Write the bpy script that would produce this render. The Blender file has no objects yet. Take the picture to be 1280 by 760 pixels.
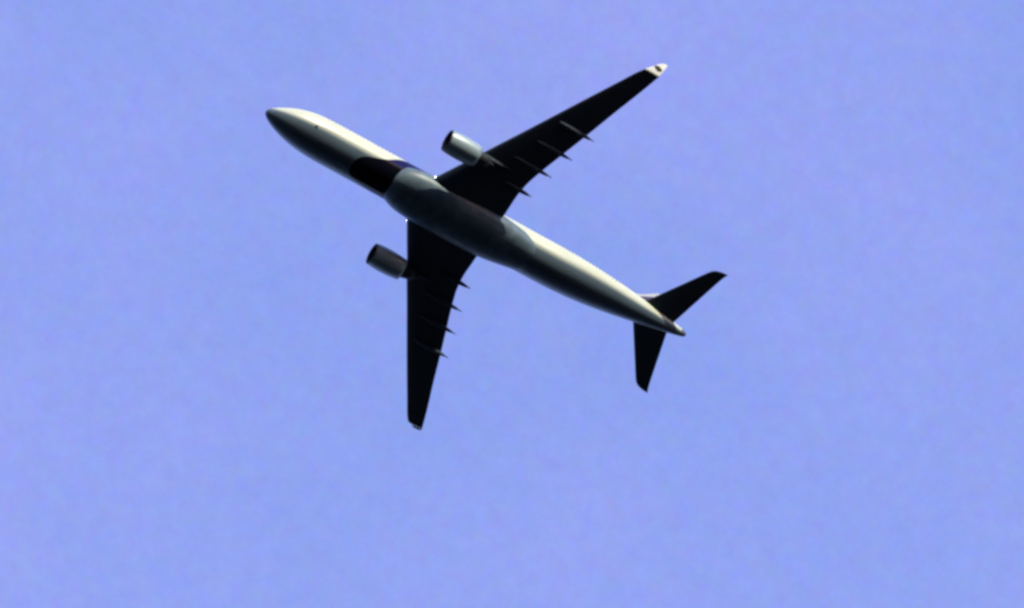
import bpy, bmesh, math, random
from mathutils import Vector, Matrix
random.seed(4)
R_ = math.radians
scene = bpy.context.scene
COL = scene.collection

# ------------------------------------------------------------------ camera
ALT = 914.6                      # height of the jet's middle above the ground
MID = 31.83                      # metres from nose tip to that middle
VIEW = Vector((0.25445, 0.31912, 0.91290))
RIGHT = Vector((0.84813, -0.52698, -0.05220))
DOWN = Vector((0.46442, 0.78754, -0.40484))
cam_d = bpy.data.cameras.new('camera')
cam = bpy.data.objects.new('camera', cam_d); COL.objects.link(cam)
m = Matrix((RIGHT, -DOWN, -VIEW)).transposed().to_4x4()
m.translation = Vector((0, 0, ALT)) - 1000.0 * VIEW
cam.matrix_world = m
cam_d.sensor_width = 36.0
cam_d.lens = 9754.1 / 1280.0 * 36.0
cam_d.shift_x = 42.5 / 1280.0
cam_d.shift_y = -97.5 / 1280.0
cam_d.clip_start = 0.5
cam_d.clip_end = 200000.0
scene.camera = cam

# ------------------------------------------------------------------ light
SUN_EL, SUN_AZ = 13.0, 175.0     # azimuth clockwise from +Y; the sun stands off the port wing
EXPOSURE = 1.5
sd = Vector((math.sin(R_(SUN_AZ)) * math.cos(R_(SUN_EL)), math.cos(R_(SUN_AZ)) * math.cos(R_(SUN_EL)), math.sin(R_(SUN_EL))))
sun_d = bpy.data.lights.new('sun', 'SUN'); sun_d.energy = 2.0; sun_d.angle = R_(0.53); sun_d.color = (1.0, 0.97, 0.74)
sun = bpy.data.objects.new('sun', sun_d); COL.objects.link(sun)
sun.rotation_euler = (-sd).to_track_quat('-Z', 'Y').to_euler()
sun.location = (0, 0, ALT + 400)

world = bpy.data.worlds.new('World'); scene.world = world; world.use_nodes = True
nt = world.node_tree; N = nt.nodes; Lk = nt.links
N.clear()
out = N.new('ShaderNodeOutputWorld'); bg = N.new('ShaderNodeBackground'); bg.inputs['Strength'].default_value = 0.15
sky = N.new('ShaderNodeTexSky'); sky.sky_type = 'NISHITA'; sky.sun_disc = False
sky.sun_elevation = R_(SUN_EL); sky.sun_rotation = R_(SUN_AZ)
sky.altitude = 0; sky.air_density = 1.0; sky.dust_density = 0.6; sky.ozone_density = 6.0
SKY_TINT = (2.2, 1.55, 1.56)
tint = N.new('ShaderNodeMix'); tint.data_type = 'RGBA'; tint.blend_type = 'MULTIPLY'; tint.inputs[0].default_value = 1
Lk.new(sky.outputs[0], tint.inputs[6]); tint.inputs[7].default_value = (*SKY_TINT, 1)
# an even veil of thin cirrus with faint mauve mottling
tc = N.new('ShaderNodeTexCoord')
def wnoise(scale, detail, rough):
    n = N.new('ShaderNodeTexNoise'); n.inputs['Scale'].default_value = scale
    n.inputs['Detail'].default_value = detail; n.inputs['Roughness'].default_value = rough
    Lk.new(tc.outputs['Generated'], n.inputs['Vector']); return n
big = wnoise(13, 7, .58); fine = wnoise(420, 4, .8)
veil = N.new('ShaderNodeMapRange'); veil.inputs[1].default_value = .37; veil.inputs[2].default_value = .64
Lk.new(big.outputs['Fac'], veil.inputs[0])
cc = N.new('ShaderNodeMix'); cc.data_type = 'RGBA'; cc.blend_type = 'MIX'
Lk.new(veil.outputs[0], cc.inputs[0]); cc.inputs[6].default_value = (.73, .88, 2.02, 1); cc.inputs[7].default_value = (.95, .95, 2.16, 1)
cl = N.new('ShaderNodeMix'); cl.data_type = 'RGBA'; cl.blend_type = 'MIX'; cl.inputs[0].default_value = .62
Lk.new(tint.outputs[2], cl.inputs[6]); Lk.new(cc.outputs[2], cl.inputs[7])
# fine colour grain of the veil
g0 = N.new('ShaderNodeMix'); g0.data_type = 'RGBA'; g0.blend_type = 'MIX'; g0.inputs[0].default_value = .19
g0.inputs[6].default_value = (1, 1, 1, 1)
gs = N.new('ShaderNodeVectorMath'); gs.operation = 'SCALE'; gs.inputs['Scale'].default_value = 2.0
Lk.new(fine.outputs['Color'], gs.inputs[0]); Lk.new(gs.outputs[0], g0.inputs[7])
gm = N.new('ShaderNodeMix'); gm.data_type = 'RGBA'; gm.blend_type = 'MULTIPLY'; gm.inputs[0].default_value = 1
Lk.new(cl.outputs[2], gm.inputs[6]); Lk.new(g0.outputs[2], gm.inputs[7])
Lk.new(gm.outputs[2], bg.inputs['Color']); Lk.new(bg.outputs[0], out.inputs['Surface'])

scene.view_settings.view_transform = 'Standard'; scene.view_settings.look = 'None'
scene.view_settings.exposure = EXPOSURE; scene.view_settings.gamma = 1.0
scene.view_settings.use_curve_mapping = False
scene.cycles.pixel_filter_type = 'BLACKMAN_HARRIS'
scene.cycles.filter_width = 3.1
scene.cycles.max_bounces = 8

# ------------------------------------------------------------------ materials
def mat(name, col, rough=.4, metal=0.0, vary=0.12, scale=3.0, coat=0.0, spec=.5, emit=None, es=0):
    M = bpy.data.materials.new(name); M.use_nodes = True
    n = M.node_tree.nodes; l = M.node_tree.links; b = n['Principled BSDF']
    b.inputs['Roughness'].default_value = rough; b.inputs['Metallic'].default_value = metal
    b.inputs['Coat Weight'].default_value = coat; b.inputs['Specular IOR Level'].default_value = spec
    t = n.new('ShaderNodeTexCoord'); z = n.new('ShaderNodeTexNoise'); z.inputs['Scale'].default_value = scale
    z.inputs['Detail'].default_value = 5; l.new(t.outputs['Object'], z.inputs['Vector'])
    r = n.new('ShaderNodeMapRange'); r.inputs[1].default_value = .25; r.inputs[2].default_value = .75
    r.inputs[3].default_value = 1 - vary; r.inputs[4].default_value = 1 + vary
    l.new(z.outputs['Fac'], r.inputs[0])
    mx = n.new('ShaderNodeVectorMath'); mx.operation = 'SCALE'; mx.inputs[0].default_value = col
    l.new(r.outputs[0], mx.inputs['Scale']); l.new(mx.outputs[0], b.inputs['Base Color'])
    M['_'] = 0
    if emit: b.inputs['Emission Color'].default_value = (*emit, 1); b.inputs['Emission Strength'].default_value = es
    return M
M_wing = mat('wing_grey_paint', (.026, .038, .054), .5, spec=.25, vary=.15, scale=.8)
M_white = mat('white_paint', (.47, .47, .44), .6, spec=.15, vary=.05, scale=1.2)
M_cowl = mat('cowl_paint', (.215, .285, .315), .35, vary=.06, scale=1.5)
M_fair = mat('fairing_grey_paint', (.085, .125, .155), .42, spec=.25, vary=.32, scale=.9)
M_track = mat('track_fairing_paint', (.03, .038, .05), .7, spec=.1, vary=.1)
M_metal = mat('bare_lip_metal', (.10, .10, .11), .4, metal=.7, vary=.05)
M_dark = mat('duct_dark', (.02, .02, .022), .6, vary=.2)
M_hot = mat('exhaust_metal', (.02, .022, .026), .6, metal=.2, spec=.2, vary=.2)
M_glass = mat('cockpit_glass', (.01, .012, .015), .08, vary=.0, coat=.3)
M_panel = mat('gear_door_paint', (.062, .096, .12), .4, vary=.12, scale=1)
M_emblem = mat('emblem_paint', (.045, .036, .016), .7, spec=.05, vary=.1)
M_lamp = mat('lamp_glow', (.9, .9, .9), .3, vary=0, emit=(1, .98, .95), es=5)
M_ant = mat('antenna_paint', (.05, .05, .05), .5, vary=.1)

def math_node(n, l, op, a, b=None, c=None):
    k = n.new('ShaderNodeMath'); k.operation = op
    for i, v in enumerate((a, b, c)):
        if v is None: continue
        if isinstance(v, (int, float)): k.inputs[i].default_value = v
        else: l.new(v, k.inputs[i])
    return k.outputs[0]

def fuselage_material():
    """white paint, underside shade painted into the belly colour, faint grime, the dark blue swoosh under the forward body, a row of cabin windows"""
    M = bpy.data.materials.new('fuselage_paint'); M.use_nodes = True
    n = M.node_tree.nodes; l = M.node_tree.links; b = n['Principled BSDF']
    b.inputs['Roughness'].default_value = .11; b.inputs['Specular IOR Level'].default_value = .22
    t = n.new('ShaderNodeTexCoord'); s = n.new('ShaderNodeSeparateXYZ'); l.new(t.outputs['Object'], s.inputs[0])
    x = math_node(n, l, 'ADD', s.outputs[0], MID); y = s.outputs[1]; z = s.outputs[2]
    rise = math_node(n, l, 'MULTIPLY', math_node(n, l, 'MAXIMUM', math_node(n, l, 'SUBTRACT', x, 42.5), 0), .067)   # the tail's axis climbs
    zr = math_node(n, l, 'SUBTRACT', z, rise)
    ay = math_node(n, l, 'ABSOLUTE', y)
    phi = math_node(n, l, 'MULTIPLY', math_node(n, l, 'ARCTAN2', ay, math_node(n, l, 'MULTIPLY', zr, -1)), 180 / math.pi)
    # front edge of the swoosh: x as a function of the angle from the keel
    fc = n.new('ShaderNodeFloatCurve'); l.new(math_node(n, l, 'DIVIDE', phi, 180), fc.inputs['Value'])
    cv = fc.mapping.curves[0]; pts = [(0, 12.75), (20, 12.9), (32, 13.4), (40, 14.1), (50, 15.4), (60, 16.6), (75, 17.7), (92, 18.8), (110, 20.0), (130, 22), (180, 28)]
    while len(cv.points) < len(pts): cv.points.new(.5, .5)
    for p, (a, v) in zip(cv.points, pts): p.location = (a / 180, v / 30); p.handle_type = 'AUTO'
    fc.mapping.update()
    xf = math_node(n, l, 'MULTIPLY', fc.outputs[0], 30)
    ahead = math_node(n, l, 'GREATER_THAN', x, xf)
    aft = math_node(n, l, 'LESS_THAN', x, math_node(n, l, 'ADD', 23.5, math_node(n, l, 'MULTIPLY', phi, .012)))
    band = math_node(n, l, 'MULTIPLY', ahead, aft)
    upper = math_node(n, l, 'GREATER_THAN', phi, 59)
    # cabin windows: rounded dark spots every 0.53 m at eye level, port and starboard
    wx = math_node(n, l, 'ABSOLUTE', math_node(n, l, 'SUBTRACT', math_node(n, l, 'FRACT', math_node(n, l, 'DIVIDE', x, .533)), .5))
    wz = math_node(n, l, 'DIVIDE', math_node(n, l, 'ABSOLUTE', math_node(n, l, 'SUBTRACT', z, .55)), .17)
    win = math_node(n, l, 'LESS_THAN', math_node(n, l, 'ADD', math_node(n, l, 'POWER', math_node(n, l, 'DIVIDE', wx, .22), 3), math_node(n, l, 'POWER', wz, 3)), 1)
    win = math_node(n, l, 'MULTIPLY', win, math_node(n, l, 'MULTIPLY', math_node(n, l, 'GREATER_THAN', x, 7.5), math_node(n, l, 'LESS_THAN', x, 52)))
    def mix(f, a, bb):
        k = n.new('ShaderNodeMix'); k.data_type = 'RGBA'
        if isinstance(f, float): k.inputs[0].default_value = f
        else: l.new(f, k.inputs[0])
        for i, v in ((6, a), (7, bb)):
            if isinstance(v, tuple): k.inputs[i].default_value = (*v, 1)
            else: l.new(v, k.inputs[i])
        return k.outputs[2]
    g = n.new('ShaderNodeTexNoise'); g.inputs['Scale'].default_value = .9; g.inputs['Detail'].default_value = 6
    mp = n.new('ShaderNodeMapping'); mp.inputs['Scale'].default_value = (.35, 1.4, 1.4); l.new(t.outputs['Object'], mp.inputs[0]); l.new(mp.outputs[0], g.inputs['Vector'])
    gr = n.new('ShaderNodeMapRange'); gr.inputs[1].default_value = .42; gr.inputs[2].default_value = .7; gr.inputs[3].default_value = 0; gr.inputs[4].default_value = .35
    l.new(g.outputs['Fac'], gr.inputs[0])
    belly_shade = n.new('ShaderNodeMapRange'); belly_shade.inputs[1].default_value = 41; belly_shade.inputs[2].default_value = 58; belly_shade.inputs[3].default_value = 1; belly_shade.inputs[4].default_value = 0
    l.new(phi, belly_shade.inputs[0]); belly = belly_shade.outputs[0]  # underside shade put into the paint: soft-edged darkening around the keel
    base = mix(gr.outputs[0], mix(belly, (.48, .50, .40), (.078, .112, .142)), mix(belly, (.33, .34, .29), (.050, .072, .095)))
    shaded_blues = mix(upper, (.003, .0035, .008), (.006, .006, .055))  # one blue swoosh; its shaded lower part is coloured near black
    colr = mix(band, base, shaded_blues)
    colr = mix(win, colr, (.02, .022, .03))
    colr = mix(math_node(n, l, 'GREATER_THAN', x, 62.7), colr, (.07, .075, .08))   # sooty outlet at the very tail
    sp = math_node(n, l, 'SUBTRACT', .22, math_node(n, l, 'MULTIPLY', band, .13))
    l.new(sp, b.inputs['Specular IOR Level'])
    l.new(math_node(n, l, 'SUBTRACT', .32, math_node(n, l, 'MULTIPLY', band, .21)), b.inputs['Roughness'])
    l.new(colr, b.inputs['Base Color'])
    return M
M_fus = fuselage_material()

# fin paint: white with a dull red flash low down towards the front
def fin_material():
    M = bpy.data.materials.new('fin_paint'); M.use_nodes = True
    n = M.node_tree.nodes; l = M.node_tree.links; b = n['Principled BSDF']; b.inputs['Roughness'].default_value = .35
    t = n.new('ShaderNodeTexCoord'); s = n.new('ShaderNodeSeparateXYZ'); l.new(t.outputs['Object'], s.inputs[0])
    x = math_node(n, l, 'ADD', s.outputs[0], MID)
    edge = math_node(n, l, 'SUBTRACT', math_node(n, l, 'SUBTRACT', x, 53.1), math_node(n, l, 'MULTIPLY', math_node(n, l, 'SUBTRACT', s.outputs[2], 2.6), .95))
    k = n.new('ShaderNodeMix'); k.data_type = 'RGBA'; l.new(math_node(n, l, 'GREATER_THAN', edge, .95), k.inputs[0])
    k.inputs[6].default_value = (.32, .32, .31, 1); k.inputs[7].default_value = (.03, .010, .008, 1)
    l.new(k.outputs[2], b.inputs['Base Color'])
    return M
M_fin = fin_material()

# ------------------------------------------------------------------ mesh helpers
def link(name, bm, material, parent=None, smooth=True, loc=None):
    bmesh.ops.recalc_face_normals(bm, faces=bm.faces)
    me = bpy.data.meshes.new(name); bm.to_mesh(me); bm.free()
    if smooth:
        for p in me.polygons: p.use_smooth = True
    me.materials.append(material)
    o = bpy.data.objects.new(name, me); COL.objects.link(o)
    if parent: o.parent = parent
    if loc: o.location = loc
    return o
def loft(rings, closed=True, cap=True, bm=None):
    bm = bm or bmesh.new()
    V = [[bm.verts.new(p) for p in r] for r in rings]
    k = len(rings[0])
    for a, b in zip(V, V[1:]):
        for i in range(k if closed else k - 1):
            j = (i + 1) % k
            bm.faces.new((a[i], a[j], b[j], b[i]))
    if cap and closed:
        bm.faces.new(list(reversed(V[0]))); bm.faces.new(V[-1])
    return bm
def interp(tab, x):
    """smooth (Catmull-Rom) interpolation of the rows of tab by their first entry"""
    n = len(tab)
    for i in range(n - 1):
        if x <= tab[i + 1][0] or i == n - 2:
            a, b = tab[i], tab[i + 1]; h = b[0] - a[0]; t = max(0, min(1, (x - a[0]) / h))
            res = []
            for c in range(1, len(a)):
                def slope(j):
                    if j == 0: return (tab[1][c] - tab[0][c]) / (tab[1][0] - tab[0][0])
                    if j == n - 1: return (tab[-1][c] - tab[-2][c]) / (tab[-1][0] - tab[-2][0])
                    s0 = (tab[j][c] - tab[j - 1][c]) / (tab[j][0] - tab[j - 1][0]); s1 = (tab[j + 1][c] - tab[j][c]) / (tab[j + 1][0] - tab[j][0])
                    return 0 if s0 * s1 <= 0 else 2 * s0 * s1 / (s0 + s1)
                m0, m1 = slope(i) * h, slope(i + 1) * h
                res.append((2*t**3-3*t*t+1)*a[c] + (t**3-2*t*t+t)*m0 + (-2*t**3+3*t*t)*b[c] + (t**3-t*t)*m1)
            return res

# ------------------------------------------------------------------ setting: dark wooded country out to the horizon
def ground_material():
    M = bpy.data.materials.new('dark_woodland'); M.use_nodes = True
    n = M.node_tree.nodes; l = M.node_tree.links; b = n['Principled BSDF']
    b.inputs['Roughness'].default_value = .95; b.inputs['Specular IOR Level'].default_value = .05
    t = n.new('ShaderNodeTexCoord'); z = n.new('ShaderNodeTexNoise'); z.inputs['Scale'].default_value = .004; z.inputs['Detail'].default_value = 9
    l.new(t.outputs['Object'], z.inputs['Vector'])
    r = n.new('ShaderNodeValToRGB'); e = r.color_ramp.elements
    e[0].position = .35; e[0].color = (.010, .014, .015, 1); e[1].position = .7; e[1].color = (.020, .026, .024, 1)
    l.new(z.outputs['Fac'], r.inputs[0]); l.new(r.outputs[0], b.inputs['Base Color'])
    return M
bm = bmesh.new()
cx, cy = cam.matrix_world.translation.x, cam.matrix_world.translation.y
cen = bm.verts.new((cx, cy, 0)); prev = None
rnd = random.Random(2)
for r, h in ((20, 0), (60, .1), (200, .8), (500, 3), (1000, 5), (2500, 12), (6000, 30), (15000, 60), (60000, 60)):
    ring0 = [bm.verts.new((cx + r * math.cos(a * math.tau / 64), cy + r * math.sin(a * math.tau / 64), rnd.uniform(-h, .4 * h))) for a in range(64)]
    for i in range(64):
        j = (i + 1) % 64
        if prev is None: bm.faces.new((cen, ring0[i], ring0[j]))
        else: bm.faces.new((prev[i], ring0[i], ring0[j], prev[j]))
    prev = ring0
ground = link('ground', bm, ground_material()); ground['kind'] = 'structure'

# ------------------------------------------------------------------ the jet (x aft from the nose tip, y starboard, z up; root at its middle)
jet = bpy.data.objects.new('passenger_jet', None); COL.objects.link(jet)
jet.location = (0, 0, ALT)
jet['label'] = 'white twin-engine passenger jet with dark wings flying high in the clear blue sky'
jet['category'] = 'airplane'
def P(x, y, z): return (x - MID, y, z)

# fuselage: x, centre height, half width, half height
FUS = [(0.0, -.72, .03, .03), (.12, -.72, .33, .30), (.4, -.70, .62, .57), (.9, -.64, .96, .90), (1.6, -.54, 1.33, 1.28), (2.5, -.41, 1.72, 1.69),
       (3.6, -.27, 2.10, 2.09), (4.8, -.15, 2.41, 2.42), (6.0, -.07, 2.62, 2.63), (7.4, -.02, 2.76, 2.77), (9.0, 0, 2.82, 2.82), (20, 0, 2.82, 2.82), (40, 0, 2.82, 2.82),
       (43, .03, 2.81, 2.79), (46, .15, 2.72, 2.65), (49, .34, 2.52, 2.44), (52, .58, 2.20, 2.17), (55, .84, 1.79, 1.85), (58, 1.07, 1.33, 1.44), (60.5, 1.23, .93, 1.02), (62.3, 1.33, .60, .66), (63.2, 1.38, .38, .42), (63.5, 1.40, .24, .27)]
def fus_pt(x, phi, off=0.0):
    """phi: degrees from the keel, positive to starboard"""
    zc, ry, rz = interp(FUS, x)
    a = R_(phi)
    return P(x, (ry + off) * math.sin(a), zc - (rz + off) * math.cos(a))
xs = [0, .03, .07, .12, .2, .3, .42, .6, .8, 1.05, 1.35, 1.7, 2.1, 2.6, 3.1, 3.7, 4.3, 5, 5.7, 6.4, 7.2, 8, 9] + [9 + 1.0 * i for i in range(1, 32)] + [40 + .8 * i for i in range(1, 27)] + [61.3, 61.8, 62.3, 62.7, 63, 63.25, 63.5]
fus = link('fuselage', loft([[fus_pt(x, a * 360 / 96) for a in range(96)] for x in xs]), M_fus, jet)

def patch(name, x0, x1, p0, p1, off, material, parent, nx=6, na=6, cut=0.0):
    """a thin raised panel that follows the fuselage skin"""
    bm = bmesh.new(); g = []
    for i in range(nx + 1):
        row = []
        for j in range(na + 1):
            u, w = i / nx, j / na
            row.append((bm.verts.new(fus_pt(x0 + (x1 - x0) * u + cut * w, p0 + (p1 - p0) * w, off)), bm.verts.new(fus_pt(x0 + (x1 - x0) * u + cut * w, p0 + (p1 - p0) * w, -.03))))
        g.append(row)
    for i in range(nx):
        for j in range(na):
            bm.faces.new([g[i][j][0], g[i][j+1][0], g[i+1][j+1][0], g[i+1][j][0]])
    for i in range(nx):
        for j in (0, na): bm.faces.new([g[i][j][0], g[i+1][j][0], g[i+1][j][1], g[i][j][1]])
    for j in range(na):
        for i in (0, nx): bm.faces.new([g[i][j][0], g[i][j+1][0], g[i][j+1][1], g[i][j][1]])
    return link(name, bm, material, parent, smooth=False)
for s in (-1, 1):                              # cockpit glazing, three panes a side
    patch('cockpit_window', 2.2, 3.05, s * 157, s * 178, .012, M_glass, fus, cut=.25)
    patch('cockpit_window', 2.75, 3.5, s * 137, s * 155, .012, M_glass, fus, cut=.05)
    patch('cockpit_window', 3.3, 4.1, s * 120, s * 135, .012, M_glass, fus)
    patch('nose_gear_door', 4.6, 7.3, s * .8, s * 10, .02, M_panel, fus)
def blade(x, phi, h, c, name='antenna'):
    """a swept antenna fin standing on the belly"""
    bm = bmesh.new(); a = R_(phi)
    zc, ry, rz = interp(FUS, x)
    nrm = Vector((0, math.sin(a), -math.cos(a))); tng = Vector((0, math.cos(a), math.sin(a)))
    b0 = Vector(fus_pt(x, phi, -.04))
    rings = []
    for f in (0, .35, .7, .92, 1.0):
        ch = c * (1 - .5 * f); ox = .45 * c * f; r = []
        for k in range(12):
            t = k * math.tau / 12
            r.append(b0 + nrm * (h + .04) * f + Vector((ox + ch * .5 * (1 - math.cos(t)), 0, 0)) + tng * (.05 * (1 - .5 * f) * math.sin(t)))
        rings.append(r)
    loft(rings, bm=bm)
    return link(name, bm, M_ant, fus)
blade(6.1, -48, .26, .42); 

# belly fairing: x, half width, depth below z = -1
FAIR = [(17.7, 1.3, 1.2), (18.1, 1.75, 1.62), (18.6, 2.15, 1.88), (19.4, 2.60, 2.10), (20.5, 2.98, 2.28), (22, 3.22, 2.42), (24, 3.33, 2.50), (28, 3.36, 2.52), (31, 3.34, 2.50), (33, 3.25, 2.42), (34.6, 3.08, 2.28), (36, 2.88, 2.12), (37.5, 2.62, 1.96), (39.0, 2.3, 1.82), (40.2, 1.9, 1.66), (41, 1.4, 1.4)]
def fair_pt(x, a, off=0):
    w, d = interp(FAIR, x); c, s = math.cos(a), math.sin(a); e = 2 / 2.25
    return P(x, (w + off) * math.copysign(abs(s) ** e, s), -1.0 - (d + off if c > 0 else .9) * math.copysign(abs(c) ** e, c))
fxs = [17.7 + 23.3 * i / 60 for i in range(61)]
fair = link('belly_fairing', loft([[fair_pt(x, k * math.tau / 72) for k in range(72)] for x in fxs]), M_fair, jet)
def fair_panel(x0, x1, a0, a1):
    bm = bmesh.new(); g = []
    for i in range(9):
        row = []
        for j in range(9):
            x = x0 + (x1 - x0) * i / 8; a = R_(a0 + (a1 - a0) * j / 8)
            row.append(bm.verts.new(fair_pt(x, a, .004)))
        g.append(row)
    for i in range(8):
        for j in range(8): bm.faces.new([g[i][j], g[i][j+1], g[i+1][j+1], g[i+1][j]])
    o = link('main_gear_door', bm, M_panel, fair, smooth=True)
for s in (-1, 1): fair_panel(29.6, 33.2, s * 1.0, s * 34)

# ---- wings
def airfoil(n=22, camber=.0):
    pts = []
    def th(x): return 5 * (.2969 * math.sqrt(x) - .126 * x - .3516 * x * x + .2843 * x ** 3 - .1036 * x ** 4)
    for i in range(n + 1):
        x = .5 * (1 + math.cos(math.pi * i / n)); pts.append((x, th(x)))
    for i in range(1, n):
        x = .5 * (1 - math.cos(math.pi * i / n)); pts.append((x, -th(x)))
    return pts
AF = airfoil()
# y, leading edge x, trailing edge x, z, thickness ratio
WING = [(1.6, 22.0, 33.45, -1.62, .13), (3.45, 23.15, 33.55, -1.50, .13), (6.0, 24.72, 33.58, -1.25, .12), (8.2, 26.12, 33.85, -1.02, .115), (10.5, 27.50, 34.52, -.78, .11),
        (14.0, 29.70, 35.80, -.38, .105), (18.0, 32.18, 37.30, .12, .10), (22.0, 34.68, 38.75, .66, .10), (26.0, 37.22, 40.28, 1.24, .10), (28.2, 38.62, 41.05, 1.545, .10), (28.65, 38.98, 41.20, 1.60, .10)]
def foil_ring(s, y, le, te, z, tc, tilt=0.0):
    c = te - le; ct, st = math.cos(tilt), math.sin(tilt)
    return [P(le + c * u, s * (y - st * c * tc * v), z + ct * c * tc * v) for u, v in AF]
def wing_z(y): return interp(WING, y)[2]
def flap_fairing(s, y, x0, x1, parent):
    """canoe under the trailing edge that carries the flap tracks"""
    te = interp(WING, y)[1]; zb = wing_z(y)
    rings = []; n = 16
    for i in range(n + 1):
        t = i / n; x = x0 + (x1 - x0) * t
        k = math.sin(math.pi * min(1, t * 1.05 + .02) ** .85) if t < .95 else .16 * (1 - t) / .05 + .03
        k = max(k, .02) ** .42
        hw, hh = .31 * k, .42 * k
        zc = zb - .30 - .24 * t
        rings.append([P(x, s * (y + hw * math.cos(a)), zc + hh * math.sin(a)) for a in [q * math.tau / 16 for q in range(16)]])
    return link('flap_track_fairing', loft(rings), M_track, parent)
def build_wing(s):
    ys = [1.6, 2.4, 3.45] + [3.45 + 25.2 * i / 40 for i in range(1, 41)]
    rings = [foil_ring(s, y, *interp(WING, y)) for y in ys]
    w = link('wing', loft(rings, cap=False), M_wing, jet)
    # blended winglet, leaning outward and swept back
    wr = []
    b = interp(WING, 28.65)
    for t, lo, to, tc in ((0, 0, 0, .09), (.12, .22, .10, .085), (.3, .66, .26, .08), (.55, 1.25, .48, .075), (.8, 1.86, .70, .07), (.92, 2.20, .80, .06), (1, 2.62, .80, .05)):
        out_y = 28.65 + 1.25 * (t ** .85); zz = b[2] + 2.4 * t ** 1.12
        wr.append(foil_ring(s, out_y, b[0] + lo, b[1] + to, zz, tc, tilt=R_(min(1, .35 + t * 9) * 61)))
    wl = link('winglet', loft(wr), M_white, w)
    # painted mark on the outer face of the winglet
    bmk = bmesh.new()
    c0 = Vector(P(40.85, s * 29.33, 2.62)); up = Vector((.42, s * 1.10, 2.05)).normalized(); aft = Vector((1, 0, 0)); aft = (aft - up * aft.dot(up)).normalized()
    nrm = up.cross(aft).normalized()
    if nrm.y * s < 0: nrm = -nrm
    poly = [(1.2 * a, 1.2 * q) for a, q in [(-.50, .02), (-.28, .20), (-.02, .30), (.22, .18), (.46, .04), (.26, -.12), (.02, -.30), (-.26, -.16)]]
    lo_ = [bmk.verts.new(c0 + nrm * .0 + aft * a + up * q) for a, q in poly]; hi_ = [bmk.verts.new(c0 + nrm * .17 + aft * a + up * q) for a, q in poly]
    bmk.faces.new(hi_); bmk.faces.new(lo_[::-1])
    for i in range(8): bmk.faces.new((lo_[i], lo_[(i+1) % 8], hi_[(i+1) % 8], hi_[i]))
    link('emblem', bmk, M_emblem, wl, smooth=False)
    for y, x0, x1 in ((7.45, 30.9, 35.15), (10.9, 30.4, 36.0), (14.15, 31.9, 37.1), (17.65, 33.1, 38.2)):
        flap_fairing(s, y, x0, x1, w)
    # landing light glowing in the leading edge root
    lb = bmesh.new(); bmesh.ops.create_uvsphere(lb, u_segments=16, v_segments=8, radius=.065 if s < 0 else .04)
    bmesh.ops.scale(lb, vec=(.6, 1.3, .8), verts=lb.verts)
    link('landing_light', lb, M_lamp, w, loc=P(23.12, s * 3.52, -1.54))
    return w
port_wing, stbd_wing = build_wing(-1), build_wing(1)

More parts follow.
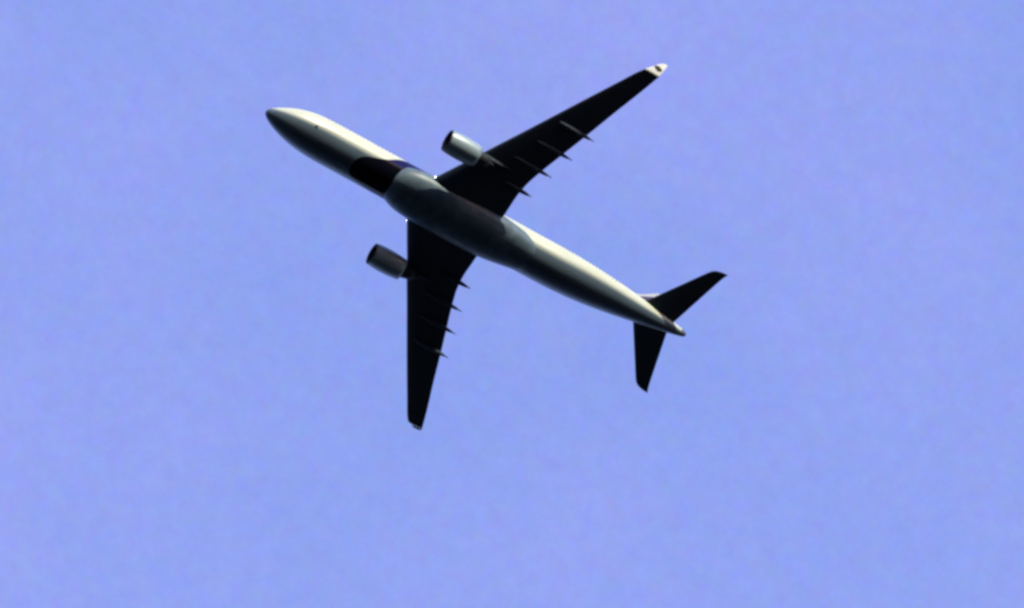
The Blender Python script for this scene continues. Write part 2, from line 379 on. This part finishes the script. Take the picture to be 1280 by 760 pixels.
# ---- engines
def ring(x, r, n=48, cy=0, cz=0, sy=1): return [P(x, cy + r * sy * math.cos(a * math.tau / n), cz + r * math.sin(a * math.tau / n)) for a in range(n)]
def build_engine(s):
    ey, ez, x0 = s * 9.15, -3.05, 21.3
    outer = [(0.16, 1.47), (.35, 1.51), (.8, 1.56), (1.5, 1.60), (2.4, 1.60), (3.2, 1.56), (4.0, 1.48), (4.5, 1.41), (4.5, 1.35), (4.0, 1.37)]
    inner = [(2.0, 1.24), (1.2, 1.25), (.6, 1.29), (.2, 1.37)]
    eng = link('engine', loft([ring(x0 + a, r, cy=ey, cz=ez) for a, r in outer], cap=False), M_cowl, jet)
    duct = link('intake_duct', loft([ring(x0 + a, r, cy=ey, cz=ez) for a, r in inner], cap=False), M_dark, eng)
    lip = link('intake_lip', loft([ring(x0 + a, r, cy=ey, cz=ez) for a, r in ((.16, 1.472), (.06, 1.455), (0, 1.43), (.02, 1.40), (.09, 1.382), (.2, 1.371))], cap=False), M_metal, eng)
    fb = bmesh.new()                                 # 24 twisted blades
    for k in range(24):
        a = k * math.tau / 24; rows = []
        for r, tw, hw in ((.30, .25, .05), (.8, .55, .085), (1.21, .9, .12)):
            ca, sa = math.cos(a), math.sin(a); row = []
            for u in (-1, 1):
                dx = u * hw * 1.2 * math.cos(tw); dt = u * hw * 1.3 * math.sin(tw)
                row.append(fb.verts.new(P(x0 + 1.5 + dx, ey + r * ca - dt * sa, ez + r * sa + dt * ca)))
            rows.append(row)
        for p, q in zip(rows, rows[1:]): fb.faces.new((p[0], p[1], q[1], q[0]))
    fan = link('fan', fb, M_dark, eng, smooth=False)
    sm = fan.modifiers.new('thickness', 'SOLIDIFY'); sm.thickness = .02
    sp = link('spinner', loft([ring(x0 + a, r, 24, ey, ez) for a, r in ((.85, .02), (.95, .12), (1.15, .24), (1.45, .33), (1.65, .34))]), M_ant, eng)
    bh = link('fan_casing', loft([ring(x0 + a, r, 48, ey, ez) for a, r in ((1.85, 1.238), (1.95, 1.24), (4.0, 1.2))]), M_dark, eng)
    nz = link('exhaust_nozzle', loft([ring(x0 + a, r, 36, ey, ez) for a, r in ((3.9, .98), (4.9, .93), (5.6, .78), (6.2, .64), (6.2, .58), (5.9, .58))]), M_hot, eng)
    pl = link('exhaust_cone', loft([ring(x0 + a, r, 24, ey, ez) for a, r in ((5.8, .42), (6.3, .34), (6.8, .17), (7.05, .03))]), M_hot, eng)
    # pylon: slab that runs from the top of the cowl back under the wing, ending in a pointed fairing
    rows = []
    y = abs(ey)
    for x, hw, zb, zt in ((22.9, .05, -1.62, -1.50), (23.6, .20, -1.75, -1.32), (24.8, .30, -2.1, -1.12), (26.2, .34, -2.3, -1.0), (27.4, .34, -2.22, -.9), (28.6, .30, -1.95, -.9), (29.8, .24, -1.72, -.9), (30.7, .15, -1.52, -.92), (31.3, .04, -1.38, -1.0)):
        zc, hh = (zb + zt) / 2, (zt - zb) / 2
        rows.append([P(x, ey + hw * math.copysign(abs(math.cos(a)) ** .6, math.cos(a)), zc + hh * math.copysign(abs(math.sin(a)) ** .6, math.sin(a))) for a in [q * math.tau / 20 + .05 for q in range(20)]])
    link('pylon', loft(rows), M_track, eng)
    return eng
build_engine(-1); build_engine(1)

# ---- tail
TAIL = [(.7, 55.85, 61.15, 1.18, .09), (1.2, 56.2, 61.3, 1.22, .09), (4, 58.16, 62.12, 1.52, .09), (7, 60.26, 63.0, 1.84, .085), (8.6, 61.38, 63.48, 2.0, .08), (9.1, 61.78, 63.66, 2.05, .08), (9.45, 62.25, 63.80, 2.08, .07), (9.65, 62.95, 63.93, 2.1, .06), (9.72, 63.5, 63.97, 2.1, .05)]
for s in (-1, 1):
    ys = [.7, 1.2, 2, 3, 4, 5, 6, 7, 7.8, 8.6, 8.85, 9.1, 9.28, 9.45, 9.56, 9.65, 9.70, 9.72]
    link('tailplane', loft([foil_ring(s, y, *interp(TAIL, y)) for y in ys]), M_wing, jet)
FIN = [(1.8, 51.9, 60.9), (2.7, 53.1, 61.0), (5, 55.2, 61.75), (8, 58.0, 62.75), (10.2, 59.8, 63.45), (10.8, 60.5, 63.6), (11.0, 61.2, 63.65)]
fr = []
for i in range(24):
    z = 1.8 + 9.2 * i / 23; le, te = interp(FIN, z); c = te - le
    fr.append([P(le + c * u, c * .10 * v, z) for u, v in AF])
fin = link('tail_fin', loft(fr), M_fin, jet)
